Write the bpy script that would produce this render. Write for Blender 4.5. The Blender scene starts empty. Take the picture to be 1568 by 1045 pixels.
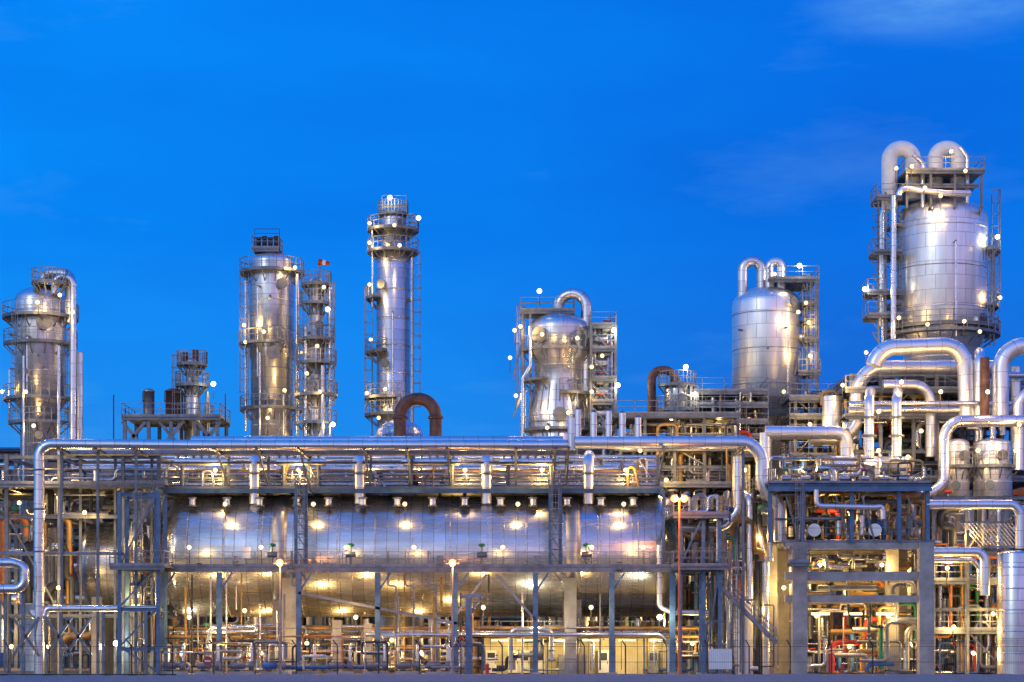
import bpy, math, random
from mathutils import Vector
R=random.Random(7)
K=0.05; D=150.0; ZC=3.0; VH=975.0
def S(y): return (D+y)/D*K
def X(u,y=0): return (u-784)*S(y)
def Z(v,y=0): return ZC+(VH-v)*S(y)
def P(u,v,y=0): return (X(u,y),y,Z(v,y))
scn=bpy.context.scene
# ------------------------------------------------------------ materials
def newmat(name):
    m=bpy.data.materials.new(name); m.use_nodes=True
    nt=m.node_tree; b=nt.nodes['Principled BSDF']
    return m,nt,b
def N(nt,t,**k):
    n=nt.nodes.new(t)
    for a,v in k.items():
        if a in n.inputs.keys(): n.inputs[a].default_value=v
        else: setattr(n,a,v)
    return n
def ramp(nt,src,stops):
    r=nt.nodes.new('ShaderNodeValToRGB'); e=r.color_ramp.elements
    while len(e)<len(stops): e.new(0.5)
    for i,(p,c) in enumerate(stops):
        e[i].position=p; e[i].color=(c[0],c[1],c[2],1)
    nt.links.new(src,r.inputs[0]); return r.outputs[0]
def mul(nt,a,b,f=1.0,mode='MULTIPLY'):
    m=nt.nodes.new('ShaderNodeMix'); m.data_type='RGBA'; m.blend_type=mode
    m.inputs[0].default_value=f
    nt.links.new(a,m.inputs[6]); nt.links.new(b,m.inputs[7]); return m.outputs[2]
def clad(name,col,rough=0.31,bw=2.4,bh=0.95,metal=0.92,var=0.12,streak=0.26,mort=0.022,wob=0.14):
    m,nt,b=newmat(name); L=nt.links.new
    tc=N(nt,'ShaderNodeTexCoord')
    br=nt.nodes.new('ShaderNodeTexBrick'); L(tc.outputs['UV'],br.inputs['Vector'])
    br.inputs['Scale'].default_value=1; br.inputs['Brick Width'].default_value=bw
    br.inputs['Row Height'].default_value=bh; br.inputs['Mortar Size'].default_value=mort
    br.inputs['Mortar Smooth'].default_value=0.4
    c1=tuple(min(1,c*(1+var)) for c in col)+(1,); c2=tuple(c*(1-var) for c in col)+(1,)
    br.inputs['Color1'].default_value=c1; br.inputs['Color2'].default_value=c2
    br.inputs['Mortar'].default_value=tuple(c*0.45 for c in col)+(1,)
    mp=N(nt,'ShaderNodeMapping'); mp.inputs['Scale'].default_value=(1.6,0.12,1); L(tc.outputs['UV'],mp.inputs[0])
    ns=N(nt,'ShaderNodeTexNoise',Scale=1.4,Detail=3.0); L(mp.outputs[0],ns.inputs['Vector'])
    rc=ramp(nt,ns.outputs[0],[(0.3,(1-streak,)*3),(0.7,(1,1,1))])
    o=mul(nt,br.outputs[0],rc)
    L(o,b.inputs['Base Color'])
    b.inputs['Metallic'].default_value=metal
    mr=N(nt,'ShaderNodeMapRange'); mr.inputs[3].default_value=rough+0.10; mr.inputs[4].default_value=rough-0.08
    mr.inputs[1].default_value=0.3; mr.inputs[2].default_value=0.7
    L(ns.outputs[0],mr.inputs[0]); L(mr.outputs[0],b.inputs['Roughness'])
    n3=N(nt,'ShaderNodeTexNoise',Scale=1.1,Detail=1.0); L(tc.outputs['UV'],n3.inputs['Vector'])
    bp=N(nt,'ShaderNodeBump',Strength=wob,Distance=0.1); L(n3.outputs[0],bp.inputs['Height'])
    inv=N(nt,'ShaderNodeMath',operation='SUBTRACT'); inv.inputs[0].default_value=1; L(br.outputs['Fac'],inv.inputs[1])
    bp2=N(nt,'ShaderNodeBump',Strength=0.35,Distance=0.02); L(inv.outputs[0],bp2.inputs['Height']); L(bp.outputs[0],bp2.inputs['Normal'])
    L(bp2.outputs[0],b.inputs['Normal'])
    return m
def rough_mat(name,col,rough=0.6,metal=0.0,var=0.3,scale=1.5,bump=0.0,det=3.0):
    m,nt,b=newmat(name); L=nt.links.new
    tc=N(nt,'ShaderNodeTexCoord')
    ns=N(nt,'ShaderNodeTexNoise',Scale=scale,Detail=det,Roughness=0.65); L(tc.outputs['Object'],ns.inputs['Vector'])
    o=ramp(nt,ns.outputs[0],[(0.32,tuple(c*(1-var) for c in col)),(0.68,tuple(min(1,c*(1+var)) for c in col))])
    L(o,b.inputs['Base Color']); b.inputs['Metallic'].default_value=metal; b.inputs['Roughness'].default_value=rough
    if bump:
        bp=N(nt,'ShaderNodeBump',Strength=bump,Distance=0.05); L(ns.outputs[0],bp.inputs['Height']); L(bp.outputs[0],b.inputs['Normal'])
    return m
def emis(name,col,st):
    m,nt,b=newmat(name)
    b.inputs['Base Color'].default_value=(0.3,0.3,0.3,1)
    b.inputs['Emission Color'].default_value=(*col,1); b.inputs['Emission Strength'].default_value=st
    try: m.cycles.emission_sampling='NONE'
    except Exception: pass
    return m
M={}
M['silver']=clad('aluminium_cladding',(0.74,0.75,0.77))
M['bright']=clad('bright_aluminium_cladding',(0.86,0.87,0.89),rough=0.36,bw=1.8,bh=1.25,var=0.06,streak=0.16,metal=0.85,mort=.022)
M['drum']=clad('drum_cladding',(0.74,0.75,0.77),rough=0.27,bw=60,bh=0.92,var=0.14,streak=0.34,wob=.16,mort=.035)
M['pipe']=clad('pipe_cladding',(0.80,0.81,0.83),rough=0.26,bw=50,bh=1.1,var=0.06,streak=0.2)
M['dull']=clad('weathered_cladding',(0.48,0.48,0.49),rough=0.45,bw=2,bh=1.0)
M['galv']=rough_mat('galvanised_steel',(0.17,0.19,0.22),0.5,0.45)
M['galvl']=rough_mat('galvanised_rail',(0.22,0.24,0.27),0.5,0.4)
M['blue']=rough_mat('blue_grey_painted_steel',(0.08,0.16,0.28),0.5,0.1)
M['dark']=rough_mat('dark_steel',(0.04,0.045,0.055),0.55,0.4)
M['rust']=rough_mat('rusty_steel',(0.13,0.065,0.05),0.55,0.4,0.4)
M['white']=rough_mat('white_paint',(0.78,0.78,0.76),0.45,0.0,0.08)
M['conc']=rough_mat('concrete',(0.34,0.33,0.31),0.85,0,0.28,0.8,.2,6)
M['cream']=rough_mat('cream_panel',(0.6,0.52,0.32),0.6,0,0.12)
M['red']=rough_mat('red_paint',(0.4,0.03,0.025),0.45)
M['green']=rough_mat('green_paint',(0.02,0.2,0.1),0.45)
M['bluep']=rough_mat('blue_paint',(0.03,0.11,0.35),0.45)
M['orange']=rough_mat('orange_paint',(0.5,0.16,0.04),0.5)
M['ochre']=rough_mat('ochre_pipe',(0.36,0.22,0.08),0.5,0.3)
M['dgreen']=rough_mat('dark_green_sheet',(0.01,0.06,0.04),0.7)
M['gravel']=rough_mat('gravel',(0.2,0.21,0.23),0.95,0,0.6,9.0,0.6,6)
M['ground']=rough_mat('yard_concrete',(0.17,0.14,0.10),0.9,0,0.3,0.5)
M['wall']=rough_mat('corrugated_wall',(0.22,0.16,0.10),0.7,0.1,0.3)
M['bulb']=emis('lamp_warm_white',(1.0,0.74,0.30),1.9)
M['bulbw']=emis('lamp_cool_white',(1.0,0.95,0.78),5)
M['bulbo']=emis('lamp_sodium',(1.0,0.40,0.09),2.2)
M['tube']=emis('fluorescent_tube',(1.0,0.82,0.38),2.4)
# ------------------------------------------------------------ builder
class MB:
    def __init__(s,name): s.name=name; s.v=[];s.f=[];s.m=[];s.s=[];s.uv=[];s.mats=[]
    def mi(s,k):
        if k not in s.mats: s.mats.append(k)
        return s.mats.index(k)
    def add(s,vs,fs,k,sm=False,uv=None):
        o=len(s.v); s.v.extend(vs); i=s.mi(k)
        for j,f in enumerate(fs):
            s.f.append(tuple(o+a for a in f)); s.m.append(i); s.s.append(sm)
            if uv: s.uv.extend(uv[j])
            else: s.uv.extend([(vs[a][0]+vs[a][1],vs[a][2]) for a in f])
    def box(s,x0,x1,y0,y1,z0,z1,k):
        vs=[(x,y,z) for x in(x0,x1) for y in(y0,y1) for z in(z0,z1)]
        s.add(vs,[(0,1,3,2),(4,6,7,5),(0,4,5,1),(2,3,7,6),(0,2,6,4),(1,5,7,3)],k)
    def beam(s,p,q,w,k,h=None):
        p=Vector(p);q=Vector(q);d=q-p
        if d.length<1e-5:return
        d.normalize(); h=h or w
        a=Vector((0,0,1)) if abs(d.z)<0.9 else Vector((0,1,0))
        sx=d.cross(a).normalized(); up=sx.cross(d)
        vs=[]
        for c in(p,q):
            for i,j in((-1,-1),(1,-1),(1,1),(-1,1)): vs.append(tuple(c+sx*(i*w/2)+up*(j*h/2)))
        s.add(vs,[(0,1,2,3),(7,6,5,4),(0,4,5,1),(1,5,6,2),(2,6,7,3),(3,7,4,0)],k)
    def ibeam(s,p,q,w,k,h=None):
        p=Vector(p);q=Vector(q);d=(q-p).normalized();h=h or w
        a=Vector((0,0,1)) if abs(d.z)<0.9 else Vector((0,1,0))
        sx=d.cross(a).normalized(); up=sx.cross(d); t=h*0.12
        s.beam(p+up*(h/2-t/2),q+up*(h/2-t/2),w,k,t); s.beam(p-up*(h/2-t/2),q-up*(h/2-t/2),w,k,t)
        s.beam(p,q,w*0.14,k,h-2*t-0.002)
    def tube(s,pts,r,k,n=10,cap=True):
        pts=[Vector(p) for p in pts]; m=len(pts)
        rs=r if isinstance(r,(list,tuple)) else [r]*m
        d=(pts[1]-pts[0]).normalized()
        a=Vector((0,0,1)) if abs(d.z)<0.9 else Vector((1,0,0))
        nx=d.cross(a).normalized(); vs=[];ln=0;ls=[]
        for i in range(m):
            if i==0:t=d
            elif i==m-1:t=(pts[i]-pts[i-1]).normalized()
            else:
                t=((pts[i]-pts[i-1]).normalized()+(pts[i+1]-pts[i]).normalized())
                t=t.normalized() if t.length>1e-6 else d
            nx=(nx-t*nx.dot(t)); nx=nx.normalized() if nx.length>1e-6 else t.orthogonal().normalized()
            ny=t.cross(nx)
            if i: ln+=(pts[i]-pts[i-1]).length
            ls.append(ln)
            for j in range(n):
                an=2*math.pi*j/n
                vs.append(tuple(pts[i]+(nx*math.cos(an)+ny*math.sin(an))*rs[i]))
        R0=max(rs); fs=[];uv=[]
        for i in range(m-1):
            for j in range(n):
                j2=(j+1)%n
                fs.append((i*n+j,i*n+j2,(i+1)*n+j2,(i+1)*n+j))
                u0=2*math.pi*R0*j/n;u1=2*math.pi*R0*(j+1)/n
                uv.append([(u0,ls[i]),(u1,ls[i]),(u1,ls[i+1]),(u0,ls[i+1])])
        s.add(vs,fs,k,True,uv)
        if cap:
            s.add(vs[:n],[tuple(range(n))[::-1]],k); s.add(vs[-n:],[tuple(range(n))],k)
    def pipe(s,pts,r,k='pipe',bend=None,n=12,seg=7,fl=0):
        pts=[Vector(p) for p in pts]; bend=bend or r*2.6
        out=[pts[0]]; m=len(pts)
        for i in range(1,m-1):
            a=pts[i]-pts[i-1]; b=pts[i+1]-pts[i]; la=a.length; lb=b.length
            if la<1e-4 or lb<1e-4: continue
            d1=a/la; d2=b/lb; th=d1.angle(d2)
            if th<0.02 or th>2.9: out.append(pts[i]);continue
            la*=0.5 if i>1 else 0.98; lb*=0.5 if i<m-2 else 0.98
            t=min(bend*math.tan(th/2),la,lb); rr=t/math.tan(th/2)
            nn=(d2-d1*d1.dot(d2)).normalized(); p0=pts[i]-d1*t; c=p0+nn*rr
            for q in range(seg+1):
                ph=th*q/seg; out.append(c-nn*rr*math.cos(ph)+d1*rr*math.sin(ph))
        out.append(pts[-1]); o2=[out[0]]
        for p in out[1:]:
            if (p-o2[-1]).length>1e-3:o2.append(p)
        s.tube(o2,r,k,n)
        if fl:
            for e,f in((pts[0],pts[1]),(pts[-1],pts[-2])):
                dd=(f-e).normalized(); s.tube([e,e+dd*r*0.5],r*1.45,'galv',n)
    def lathe(s,prof,cx,cy,k,n=40,axis='Z',cz=0):
        vs=[];ls=[0]
        for i,(r,z) in enumerate(prof):
            if i: ls.append(ls[-1]+math.hypot(r-prof[i-1][0],z-prof[i-1][1]))
            for j in range(n):
                a=2*math.pi*j/n
                if axis=='Z': vs.append((cx+r*math.cos(a),cy+r*math.sin(a),z))
                else: vs.append((z,cy-r*math.cos(a),cz+r*math.sin(a)))
        RM=max(p[0] for p in prof);fs=[];uv=[]
        for i in range(len(prof)-1):
            for j in range(n):
                j2=(j+1)%n
                fs.append((i*n+j,i*n+j2,(i+1)*n+j2,(i+1)*n+j))
                u0=2*math.pi*RM*j/n;u1=2*math.pi*RM*(j+1)/n
                uv.append([(u0,ls[i]),(u1,ls[i]),(u1,ls[i+1]),(u0,ls[i+1])])
        s.add(vs,fs,k,True,uv)
    def rail(s,p,q,h=1.1,k='galvl',step=1.7,t=0.05,toe=True):
        p=Vector(p);q=Vector(q);L=(q-p).length
        if L<0.2:return
        n=max(1,int(round(L/step)));up=Vector((0,0,1))
        for i in range(n+1):
            c=p.lerp(q,i/n); s.beam(c,c+up*h,t,k)
        s.beam(p+up*h,q+up*h,t,k); s.beam(p+up*h*0.55,q+up*h*0.55,t*0.8,k)
        if toe: s.beam(p+up*0.08,q+up*0.08,0.03,k,0.16)
    def deck(s,x0,x1,y0,y1,z,k='galv',rails='FBLR',t=0.1,kr='galvl'):
        s.box(x0,x1,y0,y1,z-t,z,k)
        for fy in (y0+0.1,y1-0.1): s.ibeam((x0,fy,z-t-0.13),(x1,fy,z-t-0.13),0.14,k,0.24)
        if 'F' in rails:s.rail((x0,y0+0.04,z),(x1,y0+0.04,z),k=kr)
        if 'B' in rails:s.rail((x0,y1-0.04,z),(x1,y1-0.04,z),k=kr)
        if 'L' in rails:s.rail((x0+0.04,y0,z),(x0+0.04,y1,z),k=kr)
        if 'R' in rails:s.rail((x1-0.04,y0,z),(x1-0.04,y1,z),k=kr)
    def ringplat(s,cx,cy,z,ri,ro,a0=0,a1=360,k='galv',kr='galvl',h=1.1):
        n=max(3,int((a1-a0)/13)); pts=[]
        for i in range(n+1):
            a=math.radians(a0+(a1-a0)*i/n); pts.append((math.cos(a),math.sin(a)))
        for i in range(n):
            (c0,s0),(c1,s1)=pts[i],pts[i+1]
            vs=[(cx+r*c,cy+r*q,zz) for zz in(z-0.1,z) for (r,c,q) in((ri,c0,s0),(ro,c0,s0),(ro,c1,s1),(ri,c1,s1))]
            s.add(vs,[(3,2,1,0),(4,5,6,7),(1,2,6,5),(0,1,5,4),(2,3,7,6)],k)
            s.beam((cx+ro*c0,cy+ro*s0,z-0.06),(cx+ro*c1,cy+ro*s1,z-0.06),0.05,k,0.26)
            for hh,t in((h,0.06),(h*0.55,0.045)):
                s.beam((cx+ro*c0,cy+ro*s0,z+hh),(cx+ro*c1,cy+ro*s1,z+hh),t,kr)
        for i,(c,q) in enumerate(pts):
            s.beam((cx+ro*c,cy+ro*q,z),(cx+ro*c,cy+ro*q,z+h),0.055,kr)
            if i%2==0:
                s.beam((cx+ri*c*0.98,cy+ri*q*0.98,z-1.1),(cx+ro*c,cy+ro*q,z-0.12),0.09,k)
        if a1-a0<355:
            for c,q in(pts[0],pts[-1]):
                s.rail((cx+ri*c,cy+ri*q,z),(cx+ro*c,cy+ro*q,z),k=kr)
    def ladder(s,x,y,z0,z1,ang=-90,k='galvl',cage=True,w=0.5):
        a=math.radians(ang);d=Vector((math.cos(a),math.sin(a),0));sd=Vector((-d.y,d.x,0))
        b=Vector((x,y,0))
        for i in(-1,1): s.beam(b+sd*i*w/2+Vector((0,0,z0)),b+sd*i*w/2+Vector((0,0,z1)),0.06,k)
        z=z0
        while z<z1: s.beam(b-sd*w/2+Vector((0,0,z)),b+sd*w/2+Vector((0,0,z)),0.035,k); z+=0.45
        if cage and z1-z0>3:
            hoops=[];z=z0+2.2
            while z<z1+0.9:
                pts=[]
                for i in range(7):
                    t=math.radians(-90+180*i/6)
                    pts.append(b+d*(0.35+math.cos(t)*0.4-0.35*(1 if i in(0,6) else 0))+sd*(math.sin(t)*0.4)+Vector((0,0,z)))
                for i in range(6): s.beam(pts[i],pts[i+1],0.045,k)
                hoops.append(pts); z+=1.1
            if len(hoops)>1:
                for i in range(1,6): s.beam(hoops[0][i],hoops[-1][i],0.035,k)
    def stair(s,p,q,w=0.9,k='galvl'):
        p=Vector(p);q=Vector(q)
        for o in(0,w):
            ov=Vector((0,o,0)); s.beam(p+ov,q+ov,0.08,k,0.28)
            s.beam(p+ov+Vector((0,0,1)),q+ov+Vector((0,0,1)),0.06,k); s.beam(p+ov+Vector((0,0,.55)),q+ov+Vector((0,0,.55)),0.05,k)
            for i in range(6):
                c=p.lerp(q,i/5)+ov; s.beam(c,c+Vector((0,0,1)),0.06,k)
        n=max(2,int(abs(q.z-p.z)/0.22))
        for i in range(n):
            c=p.lerp(q,(i+.5)/n); s.box(c.x-.14,c.x+.14,c.y+.05,c.y+w-.05,c.z-.02,c.z+.02,k)
    def valve(s,x,y,z,sc=1.0,k='galv',kw='red',up=True):
        s.tube([(x-.3*sc,y,z),(x-.25*sc,y,z)],.24*sc,k,8); s.tube([(x+.25*sc,y,z),(x+.3*sc,y,z)],.24*sc,k,8)
        s.tube([(x-.25*sc,y,z),(x,y,z),(x+.25*sc,y,z)],[.13*sc,.22*sc,.13*sc],k,8)
        s.tube([(x,y,z),(x,y,z+.7*sc)],.05*sc,k,6)
        c=[(x+.28*sc*math.cos(t*math.pi/5),y+.28*sc*math.sin(t*math.pi/5),z+.7*sc) for t in range(11)]
        s.tube(c,.035*sc,kw,5,False)
    def actuator(s,x,y,z,sc=1.0,k='galv',kw='green'):
        s.tube([(x-.35*sc,y,z),(x+.35*sc,y,z)],.2*sc,k,8); s.tube([(x,y,z),(x,y,z+.6*sc)],.07*sc,k,6)
        s.tube([(x,y,z+.55*sc),(x,y,z+.62*sc),(x,y,z+.72*sc),(x,y,z+.8*sc)],[.12*sc,.26*sc,.26*sc,.1*sc],kw,10)
    def build(s,parent=None):
        me=bpy.data.meshes.new(s.name); me.from_pydata(s.v,[],s.f)
        for k in s.mats: me.materials.append(M[k])
        me.polygons.foreach_set('material_index',s.m); me.polygons.foreach_set('use_smooth',s.s)
        ul=me.uv_layers.new(name='UVMap'); ul.data.foreach_set('uv',[c for t in s.uv for c in t])
        me.update(); o=bpy.data.objects.new(s.name,me); scn.collection.objects.link(o)
        if parent:o.parent=parent
        return o
# ------------------------------------------------------------ lamps
def lampmesh(name,bulb,r):
    mb=MB(name)
    mb.tube([(0,0.1,-1.3),(0,0.1,0.12)],0.03,'dark',6)
    mb.box(-.14,.14,-.02,.16,.1,.18,'dark')
    pr=[(0.01,-r)]+[(r*math.sin(math.pi*i/8),-r*math.cos(math.pi*i/8)) for i in range(1,8)]+[(0.01,r)]
    mb.lathe([(a,b-0.02) for a,b in pr],0,-0.1,bulb,12)
    o=mb.build(); me=o.data; bpy.data.objects.remove(o); return me
LM={'w':lampmesh('floodlight','bulbw',0.22),'y':lampmesh('work_lamp','bulb',0.18)}
COL={'w':(1,0.84,0.52),'y':(1,0.60,0.18),'o':(1,0.36,0.08)}
cnt=[0]
def lamp(u,v,y,pw=120,c='y',force=False):
    x,yy,z=P(u,v,y); cnt[0]+=1
    o=bpy.data.objects.new('floodlight' if c=='w' else 'work_lamp',LM[c]); o.location=(x,yy,z); scn.collection.objects.link(o)
    if cnt[0]%3==0 and pw<150 and not force: return
    l=bpy.data.lights.new('lamp_light','POINT'); l.energy=pw*2.1; l.color=COL[c]; l.shadow_soft_size=0.3
    q=bpy.data.objects.new('lamp_light',l); q.location=(0,-0.8,-0.15); q.parent=o; scn.collection.objects.link(q)
# ------------------------------------------------------------ columns
def dome(hw,h,n=8):
    return [(max(0.01,hw*math.sin(math.pi/2*i/n)),h*math.cos(math.pi/2*i/n)) for i in range(n+1)]
def column(name,u,y,vtop,dh,segs,mat='silver',plats=(),lads=(),mans=(),rings=2.6,extra=6):
    """segs: (v_bottom, halfwidth px) from top; hw may be tuple for cone"""
    mb=MB(name); s=S(y); cx=X(u,y); hw=segs[0][1]; hw=hw[0] if isinstance(hw,tuple) else hw
    z1=Z(vtop+dh,y); prof=[(r,z1+zz) for r,zz in dome(hw*s,dh*s)]
    cur=z1
    for vb,h in segs:
        zb=max(0.0,Z(vb,y)); a,b=(h if isinstance(h,tuple) else (h,h))
        if abs(prof[-1][0]-a*s)>1e-3: prof.append((a*s,prof[-1][1]-abs(prof[-1][0]-a*s)*1.2))
        prof.append((b*s,zb))
        zz=cur-1.0
        while zz>zb+0.5 and a==b:
            mb.lathe([(a*s,zz-.05),(a*s+.04,zz-.045),(a*s+.04,zz+.045),(a*s,zz+.05)],cx,y,'dull' if R.random()<.3 else mat,36); zz-=rings
        cur=zb
    if prof[-1][1]>0: prof.append((prof[-1][0],0))
    mb.lathe(prof[::-1],cx,y,mat,44)
    def rad(z):
        for i in range(len(prof)-1):
            if prof[i][1]>=z>=prof[i+1][1]: 
                d=prof[i][1]-prof[i+1][1]; t=0 if d<1e-6 else (prof[i][1]-z)/d
                return prof[i][0]+(prof[i+1][0]-prof[i][0])*t
        return prof[0][0] if z>prof[0][1] else prof[-1][0]
    for v,ext,a0,a1 in plats:
        z=Z(v,y); ri=rad(z)*0.99; mb.ringplat(cx,y,z,ri,max(ri+0.7,rad(z)+ext*s),a0,a1)
    for ang,v0,v1 in lads:
        a=math.radians(ang); r=max(rad(Z(v0,y)),rad(Z(v1,y)))+0.35
        mb.ladder(cx+r*math.cos(a),y+r*math.sin(a),Z(v1,y),Z(v0,y),ang)
    for ang,v,rr in mans:
        a=math.radians(ang);z=Z(v,y); r=rad(z); d=(math.cos(a),math.sin(a))
        mb.tube([(cx+(r-.2)*d[0],y+(r-.2)*d[1],z),(cx+(r+.35)*d[0],y+(r+.35)*d[1],z)],rr,mat,14)
        mb.tube([(cx+(r+.35)*d[0],y+(r+.35)*d[1],z),(cx+(r+.5)*d[0],y+(r+.5)*d[1],z)],rr*1.25,'galv',14)
    for i in range(extra):   # instrument nozzles and small-bore risers
        a=math.radians(R.uniform(-165,-15)); za=R.uniform(Z(680,y),z1-1.5); r=rad(za)
        d=(math.cos(a),math.sin(a)); mb.tube([(cx+(r-.1)*d[0],y+(r-.1)*d[1],za),(cx+(r+.4)*d[0],y+(r+.4)*d[1],za)],.1,'galv',8)
        if i%2==0:
            zb=max(2.0,za-R.uniform(4,14)); r2=max(rad(za),rad(zb))+.45
            mb.pipe([(cx+(r)*d[0],y+(r)*d[1],za),(cx+r2*d[0],y+r2*d[1],za),(cx+r2*d[0],y+r2*d[1],zb)],.07,R.choice(['pipe','galvl']),bend=.2,n=8,seg=4)
    return mb,cx,rad
def pp(*t): return [P(*a) for a in t]

# A left column
y=20
mb,cx,rad=column('distillation_column',62,y,440,22,[(618,39),(1100,30)],'silver',
 [(487,18,150,395),(528,16,185,400),(612,16,160,380),(648,18,170,370),(745,14,180,360)],
 [(-120,487,640),(-20,528,690),(-100,650,900)],[(-70,500,.55),(-110,575,.4),(-60,630,.5),(-80,670,.3)])
mb.pipe(pp((66,445,y),(66,419,y),(108,419,y-1),(108,495,y-1)),9*S(y),'silver',bend=17*S(y),n=16)
mb.pipe(pp((84,450,y-2),(84,424,y-2),(112,424,y-2),(112,700,y-2)),5*S(y),'pipe',bend=12*S(y))
mb.pipe(pp((122,540,y-1),(122,800,y-1)),5*S(y),'silver'); mb.pipe(pp((90,530,y-4.6),(90,900,y-4.6)),2.4*S(y),'pipe')
mb.pipe(pp((36,545,y-4.4),(36,760,y-4.4)),1.6*S(y),'pipe')
mb.ringplat(X(84,y),y-2,Z(440,y),.8,1.5,0,360)
mb.build()
for a in [(4,600,y),(58,463,y-4),(92,452,y-4),(40,600,y-4.5),(112,478,y-4),(52,652,y-4)]: lamp(*a,pw=100,force=True)
# C
y=30
mb,cx,rad=column('distillation_column',416,y,387,16,[(550,34),(1100,32)],'silver',
 [(418,15,-5,365),(528,16,170,300),(627,16,150,390)],[(-150,418,640),(-30,520,660)],[(-60,440,.4),(-80,545,.5),(-100,610,.4)])
mb.deck(X(388,y),X(430,y),y-1.4,y+1.4,Z(384,y),rails='FBLR')
for i in range(4): 
    mb.tube([P(396+i*9,386,y-.6),P(396+i*9,366-4*(i%2),y-.6)],.22,'dark',8); mb.tube([P(393+i*9,372,y-.6),P(399+i*9,372,y-.6)],.3,'rust',8)
mb.rail(P(390,366,y-1.3),P(428,366,y-1.3),h=.9,k='dark')
for u in(390,428): mb.beam(P(u,384,y-1.3),P(u,366,y-1.3),.08,'dark')
mb.pipe(pp((455,420,y-1),(455,670,y-1)),3*S(y),'pipe'); mb.pipe(pp((376,430,y-1),(376,660,y-1)),2*S(y),'pipe')
mb.pipe(pp((398,540,y-2.6),(398,700,y-2.6)),1.8*S(y),'pipe')
mb.build()
for a in [(374,498,y-2),(404,508,y-3.6),(376,524,y-2),(436,598,y-3.8),(410,640,y-3.8),(462,540,y-1),(452,410,y-2)]: lamp(*a,pw=85)
# D
y=26
mb,cx,rad=column('stripper_column',484,y,425,9,[(520,11),(1100,15)],'dull',
 [(436,12,0,360),(465,14,150,400),(520,18,120,420),(556,16,170,380),(605,18,150,400),(648,16,180,360)],[(-30,436,660),(-140,470,640)],[(-70,500,.3),(-100,590,.3)])
mb.pipe(pp((505,440,y-.6),(505,700,y-.6)),2.6*S(y),'pipe'); mb.pipe(pp((468,500,y-1),(468,690,y-1)),2.4*S(y),'pipe'); mb.pipe(pp((494,560,y-1.6),(494,690,y-1.6)),3*S(y),'silver')
mb.beam(P(490,436,y),P(490,398,y),.09,'galv')
mb.build()
wd=MB('windsock'); wd.beam(P(487,436,y-.8),P(487,398,y-.8),.08,'galv')
wd.tube(pp((488,401,y-.8),(494,402,y-.8)),[.3,.26],'red',10,False); wd.tube(pp((494,402,y-.8),(499,403,y-.8)),[.26,.22],'white',10,False); wd.tube(pp((499,403,y-.8),(505,404,y-.8)),[.22,.16],'red',10); wd.build()
for a in [(496,440,y-2),(502,474,y-1.5),(486,530,y-2),(510,650,y-1.5),(470,572,y-1.5),(490,600,y-2)]: lamp(*a,pw=50,c='w' if a[0]>500 else 'y')
# E tall
y=32
mb,cx,rad=column('distillation_column',602,y,326,10,[(386,19),(1100,25.5)],'silver',
 [(328,6,0,360),(353,20,-10,190),(353,20,-190,-10),(386,20,-190,170),(457,16,150,225),(540,17,150,250),(610,18,150,290),(636,18,150,290)],
 [(-10,386,660),(185,440,640),(-20,330,386)],[(-60,345,.3),(-100,372,.3),(-120,440,.35),(-110,560,.35)])
mb.pipe(pp((631,395,y-1),(631,700,y-1)),2.4*S(y),'dull'); mb.pipe(pp((570,350,y-1),(570,470,y-1)),1.5*S(y),'pipe')
mb.rail(P(585,318,y-1),P(622,318,y-1)); 
for i in range(5): mb.beam(P(586+i*9,326,y-1),P(586+i*9,309,y-1),.07,'galvl')
mb.build()
for a in [(597,303,y-1.5),(641,334,y-1),(566,342,y-1.5),(566,372,y-1.5),(604,345,y-3.4),(612,376,y-3.4),(566,436,y-1.5),(568,520,y-1.5),(562,602,y-1.5),(590,596,y-3.6),(580,640,y-3.8)]: lamp(*a,pw=75,c='w' if a[1]<340 else 'y')
# B small column + two tanks on a steel table
y=22
mb,cx,rad=column('stripper_column',294,y,548,6,[(590,9),(1100,12)],'dull',[(558,14,0,360),(590,16,120,420),(640,20,120,420)],[(-160,560,660)],[(-80,575,.3)],extra=2)
mb.pipe(pp((318,600,y),(318,680,y)),3.4*S(y),'dull'); mb.beam(P(345,690,y),P(345,603,y),.09,'dark'); 
mb.tube(pp((283,556,y),(283,540,y)),.3,'rust',8);mb.tube(pp((300,556,y),(300,536,y)),.3,'rust',8)
mb.build(); lamp(327,588,y-1,50,'w'); lamp(308,640,y-1.5,50)
mb=MB('elevated_tank_platform')
mb.deck(X(196,y),X(345,y),y-3,y+3,Z(643,y),k='galv')
for u in(200,236,270,306,340):
    for yy in(y-2.6,y+2.6): mb.ibeam((X(u,y),yy,0),(X(u,y),yy,Z(646,y)),.3,'galv')
for u in(205,262,320): mb.beam(P(u-18,646,y-2.6),P(u+18,690,y-2.6),.28,'galv'); mb.beam(P(u+18,646,y-2.6),P(u-18,690,y-2.6),.28,'galv')
for u in (174,192): mb.beam(P(u,1000,y-2),P(u,605 if u==174 else 625,y-2),.09,'dark')
mb.build()
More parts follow.
